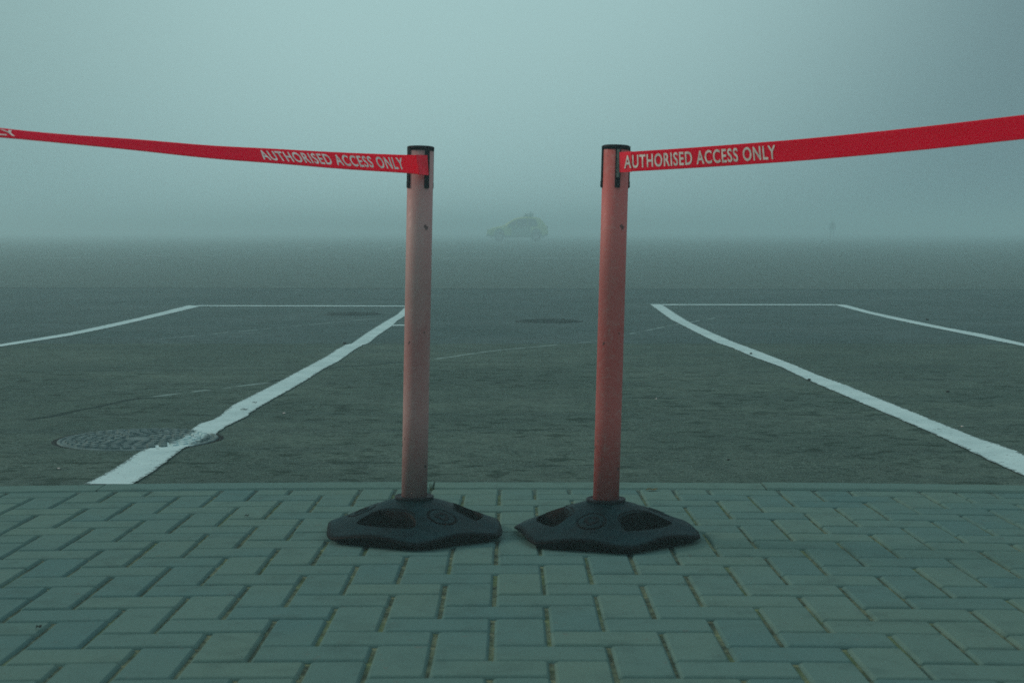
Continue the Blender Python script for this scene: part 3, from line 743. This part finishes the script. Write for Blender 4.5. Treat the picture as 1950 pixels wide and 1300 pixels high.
# ------------------------------------------------------------------ the far car, side on, nose to the left
def car():
    g = ga(985, 460); sc_ = 116/ (F/ g.y) * -1
    yc = 103.0; z0 = asphalt_z(yc); Lc = (1043-926.7)/F*yc; X1 = (926.7-975)/F*yc
    root = empty('parked_car', (X1+Lc/2, yc, z0))
    tag(root, 'yellow and dark car with a roof bar, side on and half lost in fog', 'car')
    m_y = mat('yellow_car_paint', (.42, .55, .20), .5, .1); m_d = mat('dark_car_paint', (.20, .29, .24), .35, .5)
    m_g = mat('car_glass', (.06, .09, .09), .1, .6); m_t = mat('tyre_rubber', (.015, .015, .016), .85, .2); m_r = mat('alloy', (.3, .31, .32), .4, .5)
    s = Lc/4.2; W = .86*s
    # side profile (x from the nose, z), upper outline; belt line marks where the glass starts
    ZS = 1.07
    top = [(0, .42), (.03, .62), (.12, .76), (.45, .90), (.95, .99), (1.22, 1.05), (1.55, 1.27), (1.86, 1.46), (2.25, 1.56), (2.8, 1.60), (3.3, 1.58), (3.62, 1.50), (3.88, 1.28), (4.05, 1.04), (4.16, .92), (4.2, .7), (4.18, .42)]
    sill = .26
    def zt(x):
        for (a, za), (b, zb) in zip(top, top[1:]):
            if a <= x <= b: return za+(zb-za)*(x-a)/max(1e-6, b-a)
        return top[-1][1]
    belt_ = lambda x: .95+.03*x/4.2
    bm = bmesh.new(); secs = []; n = 64
    for k in range(n+1):
        x = 4.2*k/n; zt_ = max(zt(x), .45); bl = min(belt_(x), zt_-.02)
        plan = 1-.16*abs(x/4.2*2-1)**4; wb = W*plan
        tum = .80 if zt_ > 1.1 else .93
        lo = sill+(.10 if x < .25 or x > 3.95 else 0)
        for wx, wr in ((.87, .36), (3.39, .36)):
            if abs(x-wx) < wr: lo = max(lo, math.sqrt(wr*wr-(x-wx)**2)+.33)
        lo = min(lo, bl-.1)
        half = [(wb*.93, lo), (wb, min(lo+.15, bl-.05)), (wb*1.0, (lo+bl)/2+.05), (wb*.97, bl), (wb*(.97-(.97-tum)*.9), zt_-.06 if zt_ > 1.1 else zt_-.02), (wb*tum*.8, zt_), (wb*tum*.3, zt_+.01)]
        ring = [(y, z) for y, z in half]+[(-y, z) for y, z in half[::-1]]
        secs.append([bm.verts.new(((x-2.1)*s, y, z*s)) for y, z in ring])
    for i, (a, b) in enumerate(zip(secs, secs[1:])):
        x = 4.2*(i+.5)/n
        for j in range(len(a)-1):
            f = bm.faces.new((a[j], b[j], b[j+1], a[j+1]))
            mid = 1.75 < x < 2.9
            f.material_index = 1 if (1.7 < x < 3.05 and j in (1, 2, 10, 11)) or j in (0, 12) or (j in (5, 6, 7) and x > 1.5) else 0
    bm.faces.new(secs[0]); bm.faces.new(secs[-1][::-1])
    bmesh.ops.recalc_face_normals(bm, faces=bm.faces)
    link('body', bm, [m_y, m_d], root)
    for sg in (-1, 1):
        for xa, xb in ((1.42, 2.0), (2.06, 2.78), (2.84, 3.5)):
            bm = bmesh.new(); v = []; yb, yt = W*.985, W*.835
            zta, ztb = min(zt(xa), 1.6)-.1, min(zt(xb), 1.6)-.1
            if xa < 1.5: zta = 1.08
            q = [((xa-2.1)*s, sg*yb, 1.0*s), ((xb-2.1)*s, sg*yb, 1.0*s), ((xb-2.1-(.14 if xb > 3.4 else 0))*s, sg*yt*1.02, ztb*s), ((xa-2.1+(.02 if xa < 1.5 else 0))*s, sg*(yt if xa > 1.5 else yb)*1.02, zta*s)]
            vs = [bm.verts.new(p) for p in q]; bm.faces.new(vs)
            r = bmesh.ops.extrude_face_region(bm, geom=list(bm.faces)); 
            for e in r['geom']:
                if isinstance(e, bmesh.types.BMVert): e.co.y += sg*.012
            bmesh.ops.recalc_face_normals(bm, faces=bm.faces)
            link('window', bm, m_g, root)
        for wx in (.87, 3.39):
            bm = bmesh.new(); lathe(bm, [(.20*s, -.10), (.31*s, -.10), (.33*s, -.07), (.33*s, .07), (.31*s, .10), (.20*s, .10)], 32)
            bm.transform(Matrix.Translation(((wx-2.1)*s, sg*(W-.11), .33*s)) @ Matrix.Rotation(R(90), 4, 'X'))
            t = link('wheel', bm, m_t, root)
            bm = bmesh.new(); lathe(bm, [(.19*s, -.112), (.19*s, .112)], 20)
            bm.transform(Matrix.Translation(((wx-2.1)*s, sg*(W-.11), .33*s)) @ Matrix.Rotation(R(90), 4, 'X'))
            link('rim', bm, m_r, t)
        bm = bmesh.new(); box(bm, -2.06*s, -1.86*s, sg*W*.6-.16, sg*W*.6+.16, .68*s, .80*s, .02); link('headlight', bm, m_r, root)
        bm = bmesh.new(); box(bm, 1.98*s, 2.09*s, sg*W*.72-.08, sg*W*.72+.08, .8*s, 1.02*s, .02); link('tail_light', bm, m_d, root)
        bm = bmesh.new(); box(bm, (1.5-2.1)*s, (1.66-2.1)*s, sg*W*.95, sg*(W+.17), .98*s, 1.12*s, .03); link('mirror', bm, m_d, root)
    bm = bmesh.new(); box(bm, (2.55-2.1)*s, (3.2-2.1)*s, -.5, .5, 1.60*s, 1.68*s, .02); box(bm, (2.62-2.1)*s, (2.82-2.1)*s, -.55, .55, 1.67*s, 1.80*s, .03); box(bm, (2.9-2.1)*s, (3.18-2.1)*s, -.5, .5, 1.67*s, 1.83*s, .03)
    link('roof_bar', bm, m_d, root)
    bm = bmesh.new(); lathe(bm, [(.035, 1.80*s), (.03, 1.9*s), (.008, 2.02*s)], 10); bm.transform(Matrix.Translation(((3.02-2.1)*s, 0, 0))); link('antenna', bm, m_d, root)
    root.scale = (1, 1, 1.06)
    return root
car()

# ------------------------------------------------------------------ the far standing person
def person():
    yc = 150.0; x = (1583-975)/F*yc; z0 = 0.0
    root = empty('person', (x, yc, z0)); tag(root, 'person in dark clothes standing far off in the fog on the right', 'person')
    J = {'pelvis': ((0, 0, .95), .15), 'waist': ((0, .01, 1.12), .14), 'chest': ((0, 0, 1.34), .17), 'neck': ((0, 0, 1.52), .06), 'head0': ((0, -.01, 1.60), .085), 'head1': ((0, -.01, 1.72), .085)}
    for s, k in ((-1, 'l'), (1, 'r')):
        J['sh'+k] = ((s*.19, 0, 1.43), .075); J['el'+k] = ((s*.25, .03, 1.14), .055); J['wr'+k] = ((s*.26, -.03, .90), .04); J['ha'+k] = ((s*.26, -.05, .80), .04)
        J['hi'+k] = ((s*.10, 0, .90), .10); J['kn'+k] = ((s*.12, -.02, .50), .075); J['an'+k] = ((s*.13, .02, .09), .05); J['to'+k] = ((s*.14, -.15, .04), .045)
    E = [('pelvis', 'waist'), ('waist', 'chest'), ('chest', 'neck'), ('neck', 'head0'), ('head0', 'head1')]
    for k in 'lr': E += [('chest', 'sh'+k), ('sh'+k, 'el'+k), ('el'+k, 'wr'+k), ('wr'+k, 'ha'+k), ('pelvis', 'hi'+k), ('hi'+k, 'kn'+k), ('kn'+k, 'an'+k), ('an'+k, 'to'+k)]
    names = list(J); me = bpy.data.meshes.new('body'); me.from_pydata([J[n][0] for n in names], [(names.index(a), names.index(b)) for a, b in E], [])
    o = bpy.data.objects.new('body', me); C.objects.link(o); o.parent = root
    md = o.modifiers.new('skin', 'SKIN'); sk = me.skin_vertices[0].data
    for i, n in enumerate(names): r = J[n][1]; sk[i].radius = (r, r*.8)
    sk[0].use_root = True
    o.modifiers.new('sub', 'SUBSURF').levels = 1
    bpy.context.view_layer.update()
    dg = bpy.context.evaluated_depsgraph_get(); me2 = bpy.data.meshes.new_from_object(o.evaluated_get(dg))
    o.modifiers.clear(); o.data = me2; me2.materials.clear(); me2.materials.append(mat('dark_clothes', (.03, .035, .04), .9, .1))
    o.name = 'body'; root.scale = (1.2, 1.2, 1.03)
person()

# ------------------------------------------------------------------ small litter and growth
m_grass = mat('grass_blade', (.06, .09, .03), .7, .2, var=.3, vscale=40)
bm = bmesh.new(); g = gp(823, 931)
for k in range(9):
    a = rng.uniform(0, 6.28); h = rng.uniform(.012, .034) if k else .036; ln = rng.uniform(.002, .012); b0 = Vector((rng.uniform(-.006, .006), rng.uniform(-.004, .004), -.006))
    pv = None
    for j in range(5):
        t = j/4; c = b0+Vector((math.cos(a)*ln*t*t, math.sin(a)*ln*t*t, h*t)); wd = .0011*(1-t*.9)
        row = [bm.verts.new(c+Vector((wd, 0, 0))), bm.verts.new(c-Vector((wd, 0, 0)))]
        if pv: bm.faces.new((pv[0], row[0], row[1], pv[1]))
        pv = row
o = link('grass_tuft', bm, m_grass); o.location = g; tag(o, 'tiny grass sprout growing from the kerb joint beside the left post', 'grass')
m_leaf = mat('dead_leaf', (.16, .14, .035), .8, .2, var=.4, vscale=60)
m_twig = mat('dark_debris', (.02, .018, .015), .9, .1)
m_peb = mat('pale_pebble', (.45, .46, .42), .8, .2, var=.2, vscale=80)
def leaf(p, L, wd, rz, m, label, cat, name, grp):
    bm = bmesh.new(); c = []
    for k in range(9):
        t = k/8; wv = wd*math.sin(math.pi*t)**.7*(1+.25*math.sin(k*2.3)); x = (t-.5)*L; z = .002+.003*math.sin(t*5)**2
        c.append([bm.verts.new((x, wv, z+.002)), bm.verts.new((x, 0, z)), bm.verts.new((x, -wv, z+.0015))])
    for a, b in zip(c, c[1:]):
        bm.faces.new((a[0], b[0], b[1], a[1])); bm.faces.new((a[1], b[1], b[2], a[2]))
    bmesh.ops.solidify(bm, geom=list(bm.faces), thickness=.0006)
    o = link(name, bm, m); o.location = p; o.rotation_euler = (0, 0, rz); tag(o, label, cat, grp)
leaf(gp(1241, 934), .036, .010, .1, m_leaf, 'yellowish dead leaf on the first paver row right of the right post', 'leaf', 'fallen_leaf', 'small litter on the ground')
leaf(ga(485, 767.5, .004), .022, .006, .05, m_twig, 'upper of two dark specks of debris on the left bay line', 'debris', 'debris', 'small litter on the ground')
leaf(ga(465, 780.5, .004), .034, .009, .0, m_twig, 'lower of two dark specks of debris on the left bay line', 'debris', 'debris', 'small litter on the ground')
leaf(gp(74, 1197), .011, .006, .6, m_twig, 'dark bit of debris in a paver joint at the lower left', 'debris', 'debris', 'small litter on the ground')
leaf(gp(470, 984), .012, .005, .2, m_twig, 'small dark speck lying on a paver left of the left base', 'debris', 'debris', 'small litter on the ground')
def pebble(p, r, m, label):
    bm = bmesh.new(); bmesh.ops.create_icosphere(bm, subdivisions=2, radius=r)
    for v in bm.verts: v.co *= 1+.3*noise.noise(v.co*(1/r)+p); v.co.z *= .6
    o = link('pebble', bm, m); o.location = p+Vector((0, 0, r*.5)); tag(o, label, 'pebble', 'pebbles lying on the asphalt')
pebble(ga(1430, 674, .004), .009, m_twig, 'dark pebble on the right bay line, farther of the two')
pebble(ga(1541, 724, .004), .009, m_twig, 'dark pebble on the right bay line, nearer of the two')
pebble(ga(1766, 610, .0), .016, m_twig, 'dark pebble beside the outer right bay line')
pebble(ga(1805, 747), .009, m_twig, 'dark pebble on the asphalt between the two right bay lines')
pebble(ga(1832, 813), .0055, m_peb, 'pale pebble on the asphalt right of the broad bay line')
pebble(ga(1250, 760), .005, m_peb, 'pale pebble on the asphalt right of the right post')
pebble(ga(541, 788), .006, m_peb, 'pale pebble on the asphalt right of the left bay line')
pebble(ga(112, 893), .005, m_peb, 'pale pebble left of the bay line below the manhole cover')
pebble(ga(1387, 876), .005, m_twig, 'dark pebble on the asphalt near the kerb right of the right post')
pebble(ga(656, 655, .0), .014, m_twig, 'dark pebble at the edge of the left bay line where it bulges')

# ------------------------------------------------------------------ the fog
bm = bmesh.new(); box(bm, -950, 950, -950, 950, -1.2, 2.6)
hz = link('haze', bm, []) if False else None
me = bpy.data.meshes.new('haze'); bm.to_mesh(me); bm.free(); hz = bpy.data.objects.new('haze', me); C.objects.link(hz)
mh = bpy.data.materials.new('fog'); mh.use_nodes = True; nt = mh.node_tree; nt.nodes.clear()
o_ = N(nt, 'ShaderNodeOutputMaterial'); pv = N(nt, 'ShaderNodeVolumePrincipled')
pv.inputs['Color'].default_value = (.56, .87, .90, 1); pv.inputs['Density'].default_value = .0138; pv.inputs['Anisotropy'].default_value = .3
nt.links.new(pv.outputs[0], o_.inputs['Volume']); me.materials.append(mh)
tag(hz, 'thick pale fog over the whole lot', 'fog', kind='stuff')
